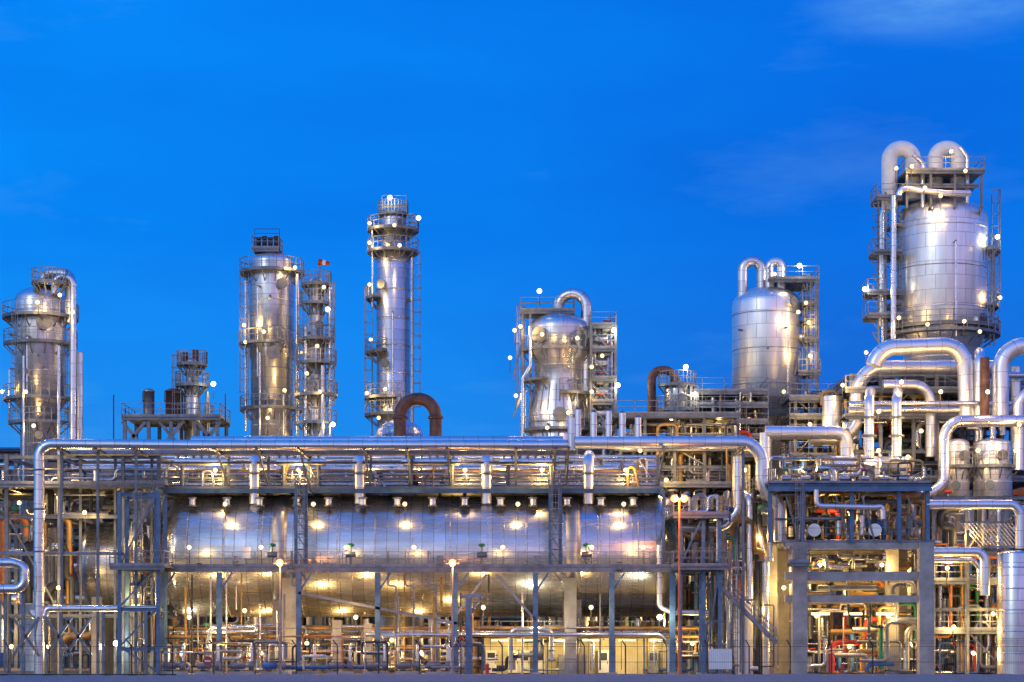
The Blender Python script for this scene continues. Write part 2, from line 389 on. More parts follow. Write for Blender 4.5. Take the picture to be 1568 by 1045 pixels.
for u,w,k in((228,8.5,'dull'),(267,13.5,'rust')):
    t=MB('vertical_storage_tank'); s=S(y); c=X(u,y); zt=Z(601,y); zb=Z(638,y)
    t.lathe([(.01,zb),(w*.8*s,zb),(w*s,zb+.25),(w*s,zt),(w*1.06*s,zt),(w*1.06*s,zt+.12),(w*.6*s,zt+.3),(.01,zt+.35)],c,y,k,24)
    for a in range(4): t.beam((c+w*.8*s*math.cos(a*1.57+.7),y+w*.8*s*math.sin(a*1.57+.7),Z(643,y)+.003),(c+w*.8*s*math.cos(a*1.57+.7),y+w*.8*s*math.sin(a*1.57+.7),zb+.2),.14,'galv')
    t.rail((c-w*s,y-w*s*.7,zt-.9),(c+w*s,y-w*s*.7,zt-.9),h=.9,k='dark'); t.build()
# F inverted U pipes
y=14
mb=MB('inverted_u_duct'); mb.pipe(pp((612,760,y),(612,611,y),(667,611,y),(667,760,y)),9.5*S(y),'rust',bend=27*S(y),n=20,seg=14)
for u in(612,667):
    mb.lathe([(9.5*S(y),Z(640,y)-.1),(12*S(y),Z(640,y)-.1),(12*S(y),Z(640,y)+.1),(9.5*S(y),Z(640,y)+.1)],X(u,y),y,'rust',20)
mb.build()
mb=MB('domed_vessel'); yv=18;s=S(yv);c=X(612,yv)
mb.lathe([(37*s,0),(37*s,Z(668,yv))]+[(r,Z(668,yv)+z) for r,z in dome(37*s,24*s)][::-1],c,yv,'silver',40)
mb.pipe([(c,yv,Z(648,yv)),(c,yv,Z(634,yv))],.35,'galv',fl=1)
for a in(-120,-60): mb.ladder(c+37*s*math.cos(math.radians(a)),yv+38*s*math.sin(math.radians(a)),Z(700,yv),Z(655,yv),a,cage=False)
mb.build()
# G fat vessel
y=24
mb,cx,rad=column('reactor_vessel',856,y,480,24,[(545,47),(592,38),(632,(38,47)),(1100,47)],'silver',
 [(538,12,-200,20),(584,18,-200,-120),(605,14,-90,30),(660,12,-200,30)],[(-170,470,660),(-15,500,650)],
 [(-125,520,.6),(-55,525,.6),(-90,640,.5),(-60,655,.5)])
mb.deck(X(797,y),X(880,y),y-1.2,y+1.5,Z(478,y)); 
for u in (800,812):
    mb.ibeam((X(u,y),y-1,Z(660,y)),(X(u,y),y-1,Z(478,y)-.2),.2,'galv')
for i in range(12):
    a=math.radians(-175+i*15.5); mb.beam((cx+38.3*S(y)*math.cos(a),y+38.3*S(y)*math.sin(a),Z(592,y)),(cx+47.4*S(y)*math.cos(a),y+47.4*S(y)*math.sin(a),Z(632,y)),.07,'galvl')
mb.beam(P(800,600,y-2.8),P(786,640,y-2.8),.15,'galv');mb.beam(P(800,520,y-2.8),P(786,580,y-2.8),.15,'galv')
mb.pipe(pp((855,488,y),(855,450,y),(898,450,y-.5),(898,700,y-.5)),8.5*S(y),'silver',bend=22*S(y),n=18,seg=12)
mb.pipe(pp((812,500,y-4),(812,560,y-4.4),(800,580,y-4.4),(800,690,y-4.4)),2.4*S(y),'pipe')
mb.pipe(pp((908,520,y-1),(908,640,y-1),(925,650,y-1),(925,700,y-1)),4*S(y),'pipe')
mb.build()
mb=MB('steel_access_tower')
for v in(505,540,585,620,660): mb.deck(X(902,y),X(941,y),y-3,y+1,Z(v,y),rails='FLR')
for u in(903,940):
    for yy in(y-2.9,y+.9): mb.ibeam((X(u,y),yy,0),(X(u,y),yy,Z(505,y)),.22,'galv')
for a,b in((505,540),(540,585),(585,620),(620,660)): mb.beam(P(903,a,y-2.9),P(940,b,y-2.9),.12,'galv'); mb.stair((X(906,y),y-2,Z(b,y)),(X(934,y),y-2,Z(a,y)))
for i in range(6): mb.pipe(pp((906+i*6,500,y-1),(906+i*6,560+i*12,y-1),(930-i*3,570+i*12,y-1),(930-i*3,660,y-1)),.14,'pipe')
for v in(512,548,592,625): mb.valve(X(915+R.random()*15,y),y-2.5,Z(v,y),1.2); mb.tube(pp((912,v+8,y-2),(930,v+8,y-2)),.4,'silver',10)
mb.build()
for a in [(826,446,y-2),(797,500,y-2),(788,506,y-2),(781,548,y-2),(884,518,y-4.6),(830,512,y-4.6),(906,562,y-3.4),(940,506,y-3),(946,590,y-3),(838,655,y-4.8),(870,632,y-4.8),(906,600,y-3.4),(922,545,y-3.6),(790,606,y-3)]: lamp(*a,pw=85,c='w' if a[1]<450 or a[0]>935 else 'y')
# H
y=20
mb,cx,rad=column('separator_vessel',1037,y,584,14,[(625,20),(1100,14)],'silver',[(590,10,160,380),(628,14,160,400)],[(-30,590,690)],[(-80,612,.3)],extra=2)
mb.pipe(pp((998,690,y),(998,567,y),(1030,567,y),(1034,590,y)),6.5*S(y),'rust',bend=15*S(y),n=16,seg=10)
mb.pipe(pp((1058,590,y-1),(1058,700,y-1)),2*S(y),'pipe');mb.build()
for a in [(1050,562,y-1),(1028,640,y-2.4),(1064,604,y-1)]: lamp(*a,pw=60,c='w')
# I
y=28
mb,cx,rad=column('surge_column',1174,y,440,28,[(612,53),(1100,40)],'bright',[(612,10,150,400),(640,16,150,400)],[(-28,430,612)],[(-55,470,.35),(-20,520,.4)],rings=3.2)
mb.pipe(pp((1137,480,y-1),(1137,400,y-1),(1166,400,y-1),(1166,446,y-1)),8*S(y),'silver',bend=15*S(y),n=18,seg=12)
mb.pipe(pp((1178,446,y-1),(1178,401,y-1),(1196,401,y-1),(1196,446,y-1)),7*S(y),'bright',bend=9*S(y),n=16,seg=10)
mb.deck(X(1172,y),X(1248,y),y-2.5,y+2.5,Z(434,y))
for u in(1230,1246): mb.ibeam((X(u,y),y-2.3,Z(640,y)),(X(u,y),y-2.3,Z(434,y)),.18,'galv')
for v,a,b in((470,1222,1246),(525,1225,1247),(575,1216,1250),(497,1225,1244)): mb.deck(X(a,y),X(b,y),y-2.6,y,Z(v,y),rails='FLR')
for v in(434,475,525): mb.beam(P(1230,v,y-2.3),P(1246,v+45,y-2.3),.1,'galv')
mb.ladder(X(1238,y),y-2.7,Z(640,y),Z(434,y))
mb.beam(P(1216,575,y-2.4),P(1226,540,y-2.4),.12,'galv');mb.beam(P(1250,575,y-2.4),P(1230,600,y-2.4),.12,'galv')
mb.build()
for a in [(1224,407,y-2),(1234,464,y-3),(1238,494,y-3),(1222,478,y-4.6),(1186,420,y-3),(1240,545,y-3),(1140,622,y-6),(1200,600,y-6)]: lamp(*a,pw=85,c='w' if a[1]<410 else 'y')
# J big
y=26
mb,cx,rad=column('main_fractionating_column',1441,y,306,32,[(506,70),(535,(70,58)),(1100,56)],'bright',
 [(506,16,150,390),(472,16,-30,20),(388,18,-30,20),(396,18,160,200),(470,16,160,200),(350,14,165,200),(515,22,165,375)],[(-165,300,520),(-8,300,500)],[(-50,500,.5),(-75,515,.45)],rings=3.6,extra=3)
s=S(y)
for a,b in((1362,1398),(1432,1467)):
    mb.pipe(pp((a,322,y-1.5),(a,228,y-1.5),(b,228,y-1.5),(b,305,y-1.5)),12*s,'white',bend=17.5*s,n=24,seg=18)
mb.pipe(pp((1362,300,y-1.5),(1350,330,y-1.5),(1350,500,y-1.5)),4*s,'bright')
mb.pipe(pp((1413,340,y-3),(1413,250,y-3),(1398,236,y-3)),3.4*s,'bright',bend=.7)
mb.pipe(pp((1481,330,y-3),(1481,240,y-3),(1470,226,y-3)),3.2*s,'bright',bend=.7)
mb.pipe(pp((1376,300,y-5),(1376,288,y-5),(1450,296,y-5),(1486,296,y-5)),4.5*s,'bright',bend=.6)
mb.pipe(pp((1368,300,y-4),(1368,520,y-4)),4.2*s,'pipe'); mb.pipe(pp((1352,330,y-2),(1352,540,y-2)),2.2*s,'pipe')
mb.deck(X(1372,y),X(1490,y),y-4.5,y+3,Z(278,y),k='galv',rails='FLR'); mb.deck(X(1366,y),X(1482,y),y-4.2,y+3,Z(298,y),rails='')
for u in(1374,1410,1446,1486): mb.ibeam((X(u,y),y-4.2,Z(335,y)),(X(u,y),y-4.2,Z(278,y)-.3),.2,'galv'); mb.beam((X(u,y),y-4.2,Z(330,y)),(X(u,y),y-2.5,Z(345,y)),.2,'galv')
mb.deck(X(1333,y),X(1372,y),y-3,y,Z(312,y)); 
for u in(1336,1347):
    mb.ibeam((X(u,y),y-2.8,Z(530,y)),(X(u,y),y-2.8,Z(305,y)),.16,'galv')
v=312
while v<520: mb.beam(P(1336,v,y-2.8),P(1347,v+18,y-2.8),.09,'galv'); mb.beam(P(1336,v,y-2.8),P(1347,v,y-2.8),.09,'galv'); v+=18
for v in(395,455,490): mb.deck(X(1328 if v<400 else 1319,y),X(1372,y),y-3.2,y-.5,Z(v,y),rails='FL')
for u in(1516,1522):mb.beam(P(u,530,y-3),P(u,388,y-3),.1,'galv')
mb.ladder(X(1500,y),y-4,Z(506,y),Z(390,y))
mb.build()
for a in [(1396,255,y-5),(1456,232,y-4.6),(1372,258,y-5),(1416,288,y-5.5),(1527,363,y-1.5),(1506,376,y-4),(1324,443,y-2.5),(1531,456,y-1.5),(1420,497,y-7),(1476,492,y-7),(1376,487,y-5),(1500,508,y-5),(1326,540,y-3),(1440,300,y-6.5),(1478,262,y-5)]: lamp(*a,pw=90,c='w' if a[0] in(1527,1324) else 'y')

# ------------------------------------------------------------ big horizontal drum
y=8.5
def hdrum(name,u0,u1,vc,rp,y,mat,hd,bands=()):
    mb=MB(name); s=S(y); r=rp*s; x0=X(u0,y);x1=X(u1,y); h=hd*s; zc=Z(vc,y)
    prof=[(a,x0+h-b) for a,b in dome(r,h,10)]+[(a,x1-h+b) for a,b in dome(r,h,10)][::-1]
    mb.lathe(prof,0,y,mat,96,'X',zc)
    for ub,w,k in bands:
        xa=X(ub-w,y);xb=X(ub+w,y)
        mb.lathe([(r,xa),(r+.06,xa+.002),(r+.06,xb-.002),(r,xb)],0,y,k,96,'X',zc)
    return mb,x0,x1,zc,r
mb,x0,x1,zc,r=hdrum('horizontal_storage_drum',250,1040,852,93,y,'drum',36,[(438,11,'dull'),(875,11,'dull')]+[(u,.6,'dull') for u in range(300,1010,56)])
for u in(438,875):
    xa=X(u-13,y);xb=X(u+13,y); 
    mb.box(xa,xb,y-3.4,y+3.4,1.6,zc-r*.72,'conc')
    mb.box(xa-.4,xb+.4,y-3.9,y+3.9,0,1.6,'conc')
for i in range(15):
    u=296+i*52+R.uniform(-3,3)
    mb.pipe(pp((u,776,y-3.6),(u,762,y-3.6)),.26,'bright',fl=1)
mb.build()
zw=Z(868,1.5)
mb=MB('drum_walkway')
mb.deck(X(190,1),X(1095,1),0.6,2.6,zw,rails='F')
mb.box(X(190,1),X(1095,1),.45,.6,zw-.45,zw-.13,'galv')
for u in range(200,1095,31): mb.beam((X(u,1),.5,zw-.3),(X(u,1),2.6,zw-.3),.12,'galv')
for u in(247,335,457,578,697,820,937,1030,1075):
    mb.ibeam((X(u,0),.3,0),(X(u,0),.3,zw-.5),.4,'blue')
    mb.box(X(u,0)-.4,X(u,0)+.4,-.1,.7,0,.25,'conc')
    mb.beam((X(u,0),.3,zw-2),(X(u+20,0),.3,zw-.5),.14,'blue')
mb.beam(P(457,908,.2),P(700,955,.2),.2,'galvl'); mb.beam(P(745,880,.2),P(700,940,.2),.18,'galvl'); mb.beam(P(760,880,.2),P(820,950,.2),.2,'galvl')
for i in range(14):
    u=R.uniform(200,1090); c=R.choice(['valve','box','v'])
    if c=='valve': mb.valve(X(u,1),.4,zw+R.uniform(-.8,.6),R.uniform(.6,.9),'galv',R.choice(['red','dark']))
    elif c=='box': mb.box(X(u,1)-.25,X(u,1)+.25,.35,.59,zw+.2,zw+.8,R.choice(['galvl','dark']))
    else: mb.pipe([(X(u,1),.9,zw+1.2),(X(u,1),.9,zw-1.5),(X(u+12,1),.9,zw-1.5),(X(u+12,1),.9,0)],.07,'galvl')
for u in (417,537,738,898): mb.actuator(X(u,1),1.0,zw+.9,1.1,'galv','green'); mb.tube([(X(u,1),1,zw),(X(u,1),1,zw+1)],.1,'galv')
for u in(376,): mb.box(X(u,1)-.3,X(u,1)+.3,1.2,1.5,zw+.6,zw+1.5,'white'); mb.beam((X(u,1),1.35,zw),(X(u,1),1.35,zw+.6),.1,'galv')
mb.build()
zd=Z(748,5)
mb=MB('pipe_deck')
mb.deck(X(235,2),X(1020,2),5,14.5,zd,rails='FBR')
mb.ibeam((X(235,2),4.85,zd-.22),(X(1020,2),4.85,zd-.22),.2,'blue',.34)
for u in range(240,1020,39): mb.ibeam((X(u,2),5.1,zd-.22),(X(u,2),14.4,zd-.22),.16,'galv',.22)
for u in(240,462,850,1015):
    for du in((-8,8) if u in(462,850) else (0,)):
        for yy in(1.5,15.2): mb.ibeam((X(u+du,2),yy,zw if yy<5 else 0),(X(u+du,2),yy,zd-.4),.22,'blue')
        mb.ibeam((X(u+du,2),1.4,zd-.3),(X(u+du,2),15.3,zd-.3),.2,'blue',.26)
for u in(462,850):
    mb.deck(X(u-10,2),X(u+10,2),1.3,4.7,zd,rails='LR')
    mb.ladder(X(u,2),1.2,zw,zd+1.1); 
    for v in range(770,868,24): mb.beam(P(u-8,v,1.3),P(u+8,v+24,1.3),.08,'galv'); mb.beam(P(u-8,v,1.3),P(u+8,v,1.3),.09,'galv')
mb.build()
mb=MB('relief_header_pipework')
for a,b in((265,357),(420,502),(614,706),(764,858)):
    for yy,vv in((5.6,708),):
        s=S(yy); x0=X(a,yy);x1=X(b,yy);h=8*s;rr=6.4*s
        mb.lathe([(p,x0+h-q) for p,q in dome(rr,h,6)]+[(p,x1-h+q) for p,q in dome(rr,h,6)][::-1],0,yy,'bright',20,'X',Z(vv,yy))
        for uu in(a+14,b-14): mb.tube([P(uu,708,yy),P(uu,748,yy)],.18,'galv',8)
        for uu in range(a+8,b-6,12): mb.tube([P(uu,702,yy),P(uu,690,yy)],.09,'galv',6); mb.valve(X(uu,yy),yy,Z(697,yy),.6,'galv',R.choice(['galv','dark']))
for u in(390,551,745,901):
    mb.pipe(pp((u,772,5.3),(u,704,5.3),(u+1,698,7),(u+1,698,12)),8.5*S(5),'bright',bend=.8,n=16); mb.lathe([(.42,Z(726,5.3)-.08),(.58,Z(726,5.3)-.08),(.58,Z(726,5.3)+.08),(.42,Z(726,5.3)+.08)],X(u,5.3),5.3,'galv',16)
for v,yy,r,k in((718,9,.2,'pipe'),(727,7,.16,'pipe'),(713,12,.26,'silver'),(736,7.6,.26,'pipe'),(742,6,.15,'pipe'),(733,5.8,.1,'galvl'),(705,13,.28,'silver'),(722,6.6,.12,'ochre'),(740,10,.22,'silver'),(700,10,.16,'pipe')):
    mb.pipe(pp((110,v,yy),(1010,v,yy)),r,k)
for i in range(60):
    u=R.uniform(245,1010); yy=R.uniform(5.4,13); va=R.uniform(700,734); mb.pipe(pp((u,748,yy),(u,va,yy),(u+R.uniform(-16,16),va,yy),(u+R.choice([-17,17]),748,yy)),R.uniform(.06,.12),R.choice(['pipe','galvl','pipe','ochre']))
for i in range(60):
    u=R.uniform(245,1010);yy=R.uniform(5.4,11);
    (mb.valve if R.random()<.6 else mb.actuator)(X(u,yy),yy,zd+R.uniform(.4,1.4),R.uniform(.5,.9),R.choice(['galv','silver','dark']),R.choice(['galv','galvl','dark','galv','red','green']))
mb.build()
for u in(330,457,712,830,958): lamp(u,720,5.5,190)
for u in(272,395,566,640,770,900): lamp(u,726,9,190)
for u in(345,480,620,793,955): lamp(u,772,4.0,60,force=True)
for u in(290,400,530,634,770,906,985): lamp(u,838,1.6,50,force=True)
# ------------------------------------------------------------ overhead pipelines
mb=MB('overhead_pipeline'); s=S(0)
mb.pipe(pp((60,1040,-2),(60,680,-2),(300,682,-2),(870,682,-2)),8*s,'pipe',bend=1.0,n=18)
mb.pipe(pp((293,677,.2),(862,677,.2)),9*s,'pipe',n=18)
for v in(720,780,845): mb.lathe([(8*s,Z(v,-2)-.06),(10*s,Z(v,-2)-.06),(10*s,Z(v,-2)+.06),(8*s,Z(v,-2)+.06)],X(60,-2),-2,'galv',18)
mb.pipe(pp((100,694,1),(880,694,1)),.2,'galvl'); mb.pipe(pp((100,690,3),(880,690,3)),.28,'pipe')
mb.build()
mb=MB('overhead_pipeline')
mb.pipe(pp((880,678,.5),(1000,678,.5),(1150,678,.5),(1167,700,.5),(1167,745,.5),(1195,775,.5),(1195,830,.5)),10*s,'bright',bend=1.6,n=20,seg=10)
mb.pipe(pp((875,640,.5),(875,690,.5)),6*s,'bright')
for u,v in((885,628),(909,632),(932,630),(953,633),(977,640)): mb.pipe(pp((u,676,.5),(u,v,.5)),5*s,'bright',n=14,fl=0); mb.tube([P(u,v,.5),P(u,v-4,.5)],[5*s,2*s],'galv',14)
mb.build()
mb=MB('pipeline_support_rack')
for u in(100,155,213,335,398,462,560,625,686,790,850,870,1015,1135):
    inner=235<u<1020
    mb.ibeam((X(u,0),5.3,zd if inner else 0),(X(u,0),5.3,Z(690,0)),.2,'galv')
    if inner: mb.beam((X(u,0),-1.2,Z(693,0)),(X(u,0),4.9,zd+.3),.14,'galv')
    else: mb.ibeam((X(u,0),-1.2,0),(X(u,0),-1.2,Z(690,0)),.2,'galv')
    mb.ibeam((X(u,0),-3,Z(692,0)),(X(u,0),6,Z(692,0)),.22,'galv')
mb.ibeam((X(98,0),5,Z(700,0)),(X(880,0),5,Z(700,0)),.18,'galv'); 
mb.build()
# ------------------------------------------------------------ generic process frames
def frame(name,us,ys,vs,yref,w=.3,k='galv',brace=.4,decks=(),rails='FLR',ztop=None):
    mb=MB(name); xs=[X(u,yref) for u in us]; zs=[Z(v,yref) for v in vs]; top=ztop or max(zs)
    for x in xs:
        for yy in ys: mb.ibeam((x,yy,0),(x,yy,top),w,k)
    for z in zs:
        for yy in ys: mb.ibeam((xs[0],yy,z-.2),(xs[-1],yy,z-.2),w*.7,k,w)
        for x in xs: mb.ibeam((x,ys[0],z-.22),(x,ys[-1],z-.22),w*.7,k,w*.9)
    zz=sorted(zs+[0.3])
    for i in range(len(zz)-1):
        for j in range(len(xs)-1):
            if R.random()<brace:
                a,b=(zz[i],zz[i+1]) if R.random()<.5 else (zz[i+1],zz[i])
                mb.beam((xs[j],ys[0],a),(xs[j+1],ys[0],b),w*.45,k)
    for i in decks: mb.deck(xs[0]-.6,xs[-1]+.6,ys[0]-.8,ys[-1],zs[i]+.05,k='galv',rails=rails)
    return mb
PM=['pipe','pipe','galvl','dull','silver','ochre','ochre','galv','dark','dark']
def clutter(mb,u0,u1,v0,v1,y0,y1,n,rmin=.06,rmax=.2,valves=.4,col=.06):
    for i in range(n):
        yy=R.uniform(y0,y1); u=R.uniform(u0,u1);v=R.uniform(v0,v1);pts=[(u,v,yy)];r=R.uniform(rmin,rmax)*R.choice([.7,1,1.4])
        hor=R.random()<.55; rng=(u1-u0)
        for j in range(R.choice([1,2,3,3])):
            if hor: u=min(u1,max(u0,u+R.choice([-1,1])*R.uniform(.08,.35)*min(rng,220)))
            else: v=min(v1,max(v0,v+R.choice([-1,1])*R.uniform(.25,.7)*(v1-v0)))
            if abs(u-pts[-1][0])+abs(v-pts[-1][1])>6: pts.append((u,v,yy))
            else: u,v=pts[-1][0],pts[-1][1]
            hor=not hor
        if len(pts)<2: continue
        k=R.choice(PM) if R.random()>col else R.choice(['red','bluep','green','orange','orange'])
        a,b=pts[-2],pts[-1]
        if v1-b[1]>12 and not (a[0]==b[0] and b[1]<a[1]): pts.append((b[0],v1,yy))
        mb.pipe(pp(*pts),r,k,n=10,seg=5,fl=1 if R.random()<.4 else 0)
        if R.random()<valves:
            a=P(*pts[0]); (mb.valve if R.random()<.6 else mb.actuator)(a[0],a[1],max(.3,a[2]),min(1.3,r*5),R.choice(['galv','silver']),R.choice(['red','green','dark','bluep','galvl','galvl']))
# left block
mb=frame('process_structure',[-40,20,100,196,250],[4,17],[700,745,790,940],6,.28,'galv',.25,decks=(1,))
clutter(mb,0,250,705,745,3,13,20); clutter(mb,0,250,750,788,4,13,18,.08,.25); clutter(mb,0,110,792,925,4,13,18,.08,.3); clutter(mb,196,250,792,925,4,13,10); 
mb.stair((X(190,3),3,Z(850,6)),(X(235,3),3,Z(760,6))); mb.ladder(X(215,3),2.6,0,Z(760,6))
mb.build()
mb=frame('ladder_tower',[187,246],[-2,1],[755,868,930,990],-1,.28,'blue',.9,decks=(1,)); 
mb.ladder(X(216,-1),-2.2,Z(868,-1),Z(755,-1)); clutter(mb,190,245,880,1030,-1.5,.5,10,.05,.12); mb.build()
mb,_,_,_,_=hdrum('horizontal_storage_drum',121,243,866,66,10.5,'drum',30,[(165,.8,'galv'),(205,.8,'galv')]); 
for u in(158,215): mb.box(X(u-8,10.5),X(u+8,10.5),8,13,0,Z(915,10.5),'conc')
mb.build()
mb=MB('low_level_pipeline'); 
mb.pipe(pp((-60,902,-3),(38,902,-3),(38,868,-3),(20,862,-3),(-60,862,-3)),7.5*S(-3),'pipe',bend=.75,n=16); mb.pipe(pp((80,932,-1.5),(246,932,-1.5)),5*s,'pipe')
mb.pipe(pp((48,934,-2),(48,945,-2),(70,945,-2),(70,932,-2),(90,932,-2)),.25,'pipe'); mb.pipe(pp((-60,848,-1),(190,848,-1)),.14,'galvl')
for u in(10,38,95,160,225): mb.ibeam((X(u,-2),-2.4,0),(X(u,-2),-2.4,Z(909 if u<50 else 937,-2)),.22,'galv')
for u in(20,70,100): mb.beam(P(u,945,-2.6),P(u+40,1005,-2.6),.2,'galv'); mb.beam(P(u+40,945,-2.6),P(u,1005,-2.6),.2,'galv')
mb.build()
for a in [(18,990,2,'y'),(75,990,2,'y'),(155,990,2,'w'),(178,985,1,'w'),(210,912,1,'y'),(208,832,2.6,'y'),(60,715,3,'y'),(130,785,3,'y'),(90,900,3,'y'),(30,770,10,'y')]: lamp(*a[:3],pw=200,c=a[3])
# under-drum area
mb=MB('process_piping')
clutter(mb,250,1130,960,1026,2,16,150,.05,.16,.5,.14)
clutter(mb,250,740,975,1026,-2,2,40,.04,.12,.5,.14)
clutter(mb,250,1100,880,1026,1.0,3.0,10,.04,.09,.3,.03)
for i in range(16):
    u=R.uniform(255,1060); yy=R.uniform(1.5,3.2); mb.pipe(pp((u,R.uniform(878,930),yy),(u,1036,yy)),R.uniform(.05,.10),R.choice(PM))
for i in range(22):
    u=R.uniform(255,1060); mb.pipe(pp((u,R.uniform(945,960),9),(u,1036,9)),R.uniform(.12,.4),R.choice(['ochre','conc','dull','silver']))
for v,yy in((962,4),(968,6),(975,3.5)): mb.pipe(pp((255,v,yy),(1085,v,yy)),.14,R.choice(['pipe','ochre']))
mb.pipe(pp((560,972,1),(600,972,1),(1010,972,1),(1025,985,1),(1025,1030,1)),.17,'pipe',bend=.5)
mb.build()
for i in range(9):
    pm=MB('process_pump'); x=X(280+i*48,0)+R.uniform(-.5,.5); yy=R.uniform(-2,0)
    pm.box(x-1,x+1,yy-.4,yy+.4,0,.35,'conc'); pm.tube([(x-.9,yy,.8),(x-.8,yy,.8),(x+.1,yy,.8),(x+.2,yy,.8)],[.2,.28,.28,.16],R.choice(['bluep','galv','galv']),14)
    pm.tube([(x+.2,yy,.8),(x+.5,yy,.8)],.1,'galv'); pm.tube([(x+.5,yy,.8),(x+.85,yy,.8)],.36,'galv',14); pm.pipe([(x+.7,yy,.9),(x+.7,yy,2.4),(x+.7,yy+3,2.4)],.12,'pipe',fl=1); pm.box(x-.6,x-.2,yy-.2,yy+.2,.35,.5,'dark'); pm.build()
mb=MB('concrete_pier_row')
for u,w,vt in((438,11,885),(875,9,885),(663,9,945),(512,7,950),(560,6,955)):
    mb.box(X(u-w,1),X(u+w,1),3.1,4.4,0,Z(vt,3),'conc')
    for zz in(1.2,2.4,3.6): mb.box(X(u-w,1)-.03,X(u+w,1)+.03,3.07,4.43,zz,zz+.06,'galv')
mb.build()
ys=5
mb=MB('switchgear_shelter')
mb.box(X(738,ys),X(1028,ys),ys+2,ys+2.2,0,Z(978,ys),'cream'); mb.box(X(734,ys),X(1032,ys),ys-1.2,ys+2.3,Z(977,ys),Z(973,ys),'galv')
for u in range(750,1025,19): mb.box(X(u,ys),X(u,ys)+.06,ys+1.97,ys+1.998,0,Z(978,ys)-.01,'galvl')
for u in(739,783,838,884,940,985,1027): mb.beam((X(u,ys),ys-1,0),(X(u,ys),ys-1,Z(978,ys)),.14,'galv')
mb.rail((X(734,ys),ys-1.1,Z(973,ys)),(X(1032,ys),ys-1.1,Z(973,ys)))
for u in(765,805,860,905,960,1008):
    mb.box(X(u-13,ys),X(u+13,ys),ys-.2,ys,Z(982,ys),Z(979.5,ys),'tube')
mb.build()
for u in(752,786,803,826,925,1002):
    c=MB('electrical_cabinet'); x=X(u,ys); c.box(x-.42,x+.42,ys+1.2,ys+1.95,.1,1.9,R.choice(['white','galvl'])); c.box(x-.3,x+.3,ys+1.17,ys+1.198,1.1,1.7,'dark'); c.box(x+.3,x+.34,ys+1.14,ys+1.19,.8,1.05,'dark'); c.box(x-.42,x+.42,ys+1.15,ys+1.98,0,.1,'dark'); c.build()
sh=bpy.data.objects['switchgear_shelter']
for u in(780,860,930,1000):
    l=bpy.data.lights.new('fluorescent_light','POINT'); l.energy=260;l.color=(1,.70,.26);l.shadow_soft_size=.3
    o=bpy.data.objects.new('fluorescent_light',l); o.location=P(u,985,ys-.3); o.parent=sh; scn.collection.objects.link(o)
for a in [(375,935,.2),(335,985,2),(470,985,2),(545,945,.2),(600,980,2),(690,985,6),(740,930,.2),(820,950,3),(905,930,.2),(1010,945,.4),(1060,985,3),(520,1000,10),(400,1000,10),(280,1000,10),(880,960,12),(640,1000,10),(290,945,.4)]:
    lamp(*a,pw=170,c='w' if R.random()<.15 else 'y')
# ------------------------------------------------------------ middle right structures
mb=frame('process_structure',[948,985,1030,1075,1118],[16,24],[640,690,715,745,800,860],18,.26,'galv',.4,decks=(0,1,3,4))
clutter(mb,945,1130,650,745,15,22,40,.08,.25); clutter(mb,1030,1130,750,960,14,22,34,.1,.3)
mb.build()
mb=frame('process_structure',[1048,1085,1130,1160],[20,26],[605,625,650,672,700],22,.26,'dark',.5,decks=(0,1,2,3,4)); clutter(mb,1045,1165,600,700,19,25,30); mb.build()
mb=frame('process_structure',[1215,1245,1282],[19,24],[612,640,665,700],20,.26,'galv',.5,decks=(0,1,2,3)); clutter(mb,1215,1290,600,700,18,24,24); 
mb.tube(pp((1275,660,17),(1275,608,17)),[.9,.9],'bright',20); mb.build()
mb=frame('stair_tower',[1040,1075,1100],[-1,5],[790,868],0,.26,'blue',.5,decks=(0,1)); 
mb.stair(P(1098,893,-1),P(1190,985,-1)); mb.ladder(X(1122,0),-1,Z(1035,0),Z(850,0)); 
for u,r in((1087,.12),(1108,.25),(1118,.16),(1148,.3),(1160,.2),(1172,.35),(1128,.14)): mb.pipe(pp((u,1036,2),(u,R.uniform(750,860),2),(u+R.uniform(-25,25),R.uniform(745,760),4)),r,R.choice(PM))
mb.pipe(pp((1040,808,2),(1110,808,2),(1130,780,2),(1130,700,2)),.4,'pipe',bend=1); mb.pipe(pp((1010,835,1),(1010,930,1),(1030,938,1),(1085,938,1)),.22,'bright',bend=.5)
clutter(mb,1040,1180,760,860,1,9,44,.06,.2); clutter(mb,1080,1190,870,1030,0,9,46,.05,.2)
mb.build()
mb=MB('vertical_storage_tank'); mb.lathe([(.6,0),(.75,1.2),(.75,5.2)]+[(r,5.2+z) for r,z in dome(.75,.4)][::-1],X(1138,1),1,'white',24); mb.beam((X(1138,1)-.7,.9,0),(X(1138,1)-.7,.9,1.5),.1,'galv'); mb.build()
# concrete frame
mb=MB('concrete_pipe_structure')
for u,w in((1189,8),(1221,11),(1377,9),(1413,11)):
    for yy in((-1,9) if w==11 else (3,13)): mb.box(X(u-w,0),X(u+w,0),yy-.5,yy+.5,0,Z(832,0),'conc')
for v,h in((832,10),(876,14),(912,11)):
    for yy in(-.7,8.9): mb.box(X(1200,0),X(1424,0),yy-.35,yy+.35,Z(v+h,0),Z(v,0)-.02,'conc')
mb.box(X(1196,0),X(1428,0),-.8,13,Z(836,0),Z(831,0),'galv')
zd2=Z(742,0)
mb.deck(X(1172,0),X(1420,0),-1.5,13,zd2,k='dark'); mb.ibeam((X(1172,0),-1.65,zd2-.4),(X(1420,0),-1.65,zd2-.4),.3,'blue',.5)
for u in(1176,1225,1300,1372,1415):
    for yy in(-1.2,12): mb.ibeam((X(u,0),yy,Z(832,0)),(X(u,0),yy,zd2),.3,'blue')
mb.rail((X(1196,0),-.7,Z(831,0)),(X(1428,0),-.7,Z(831,0)))
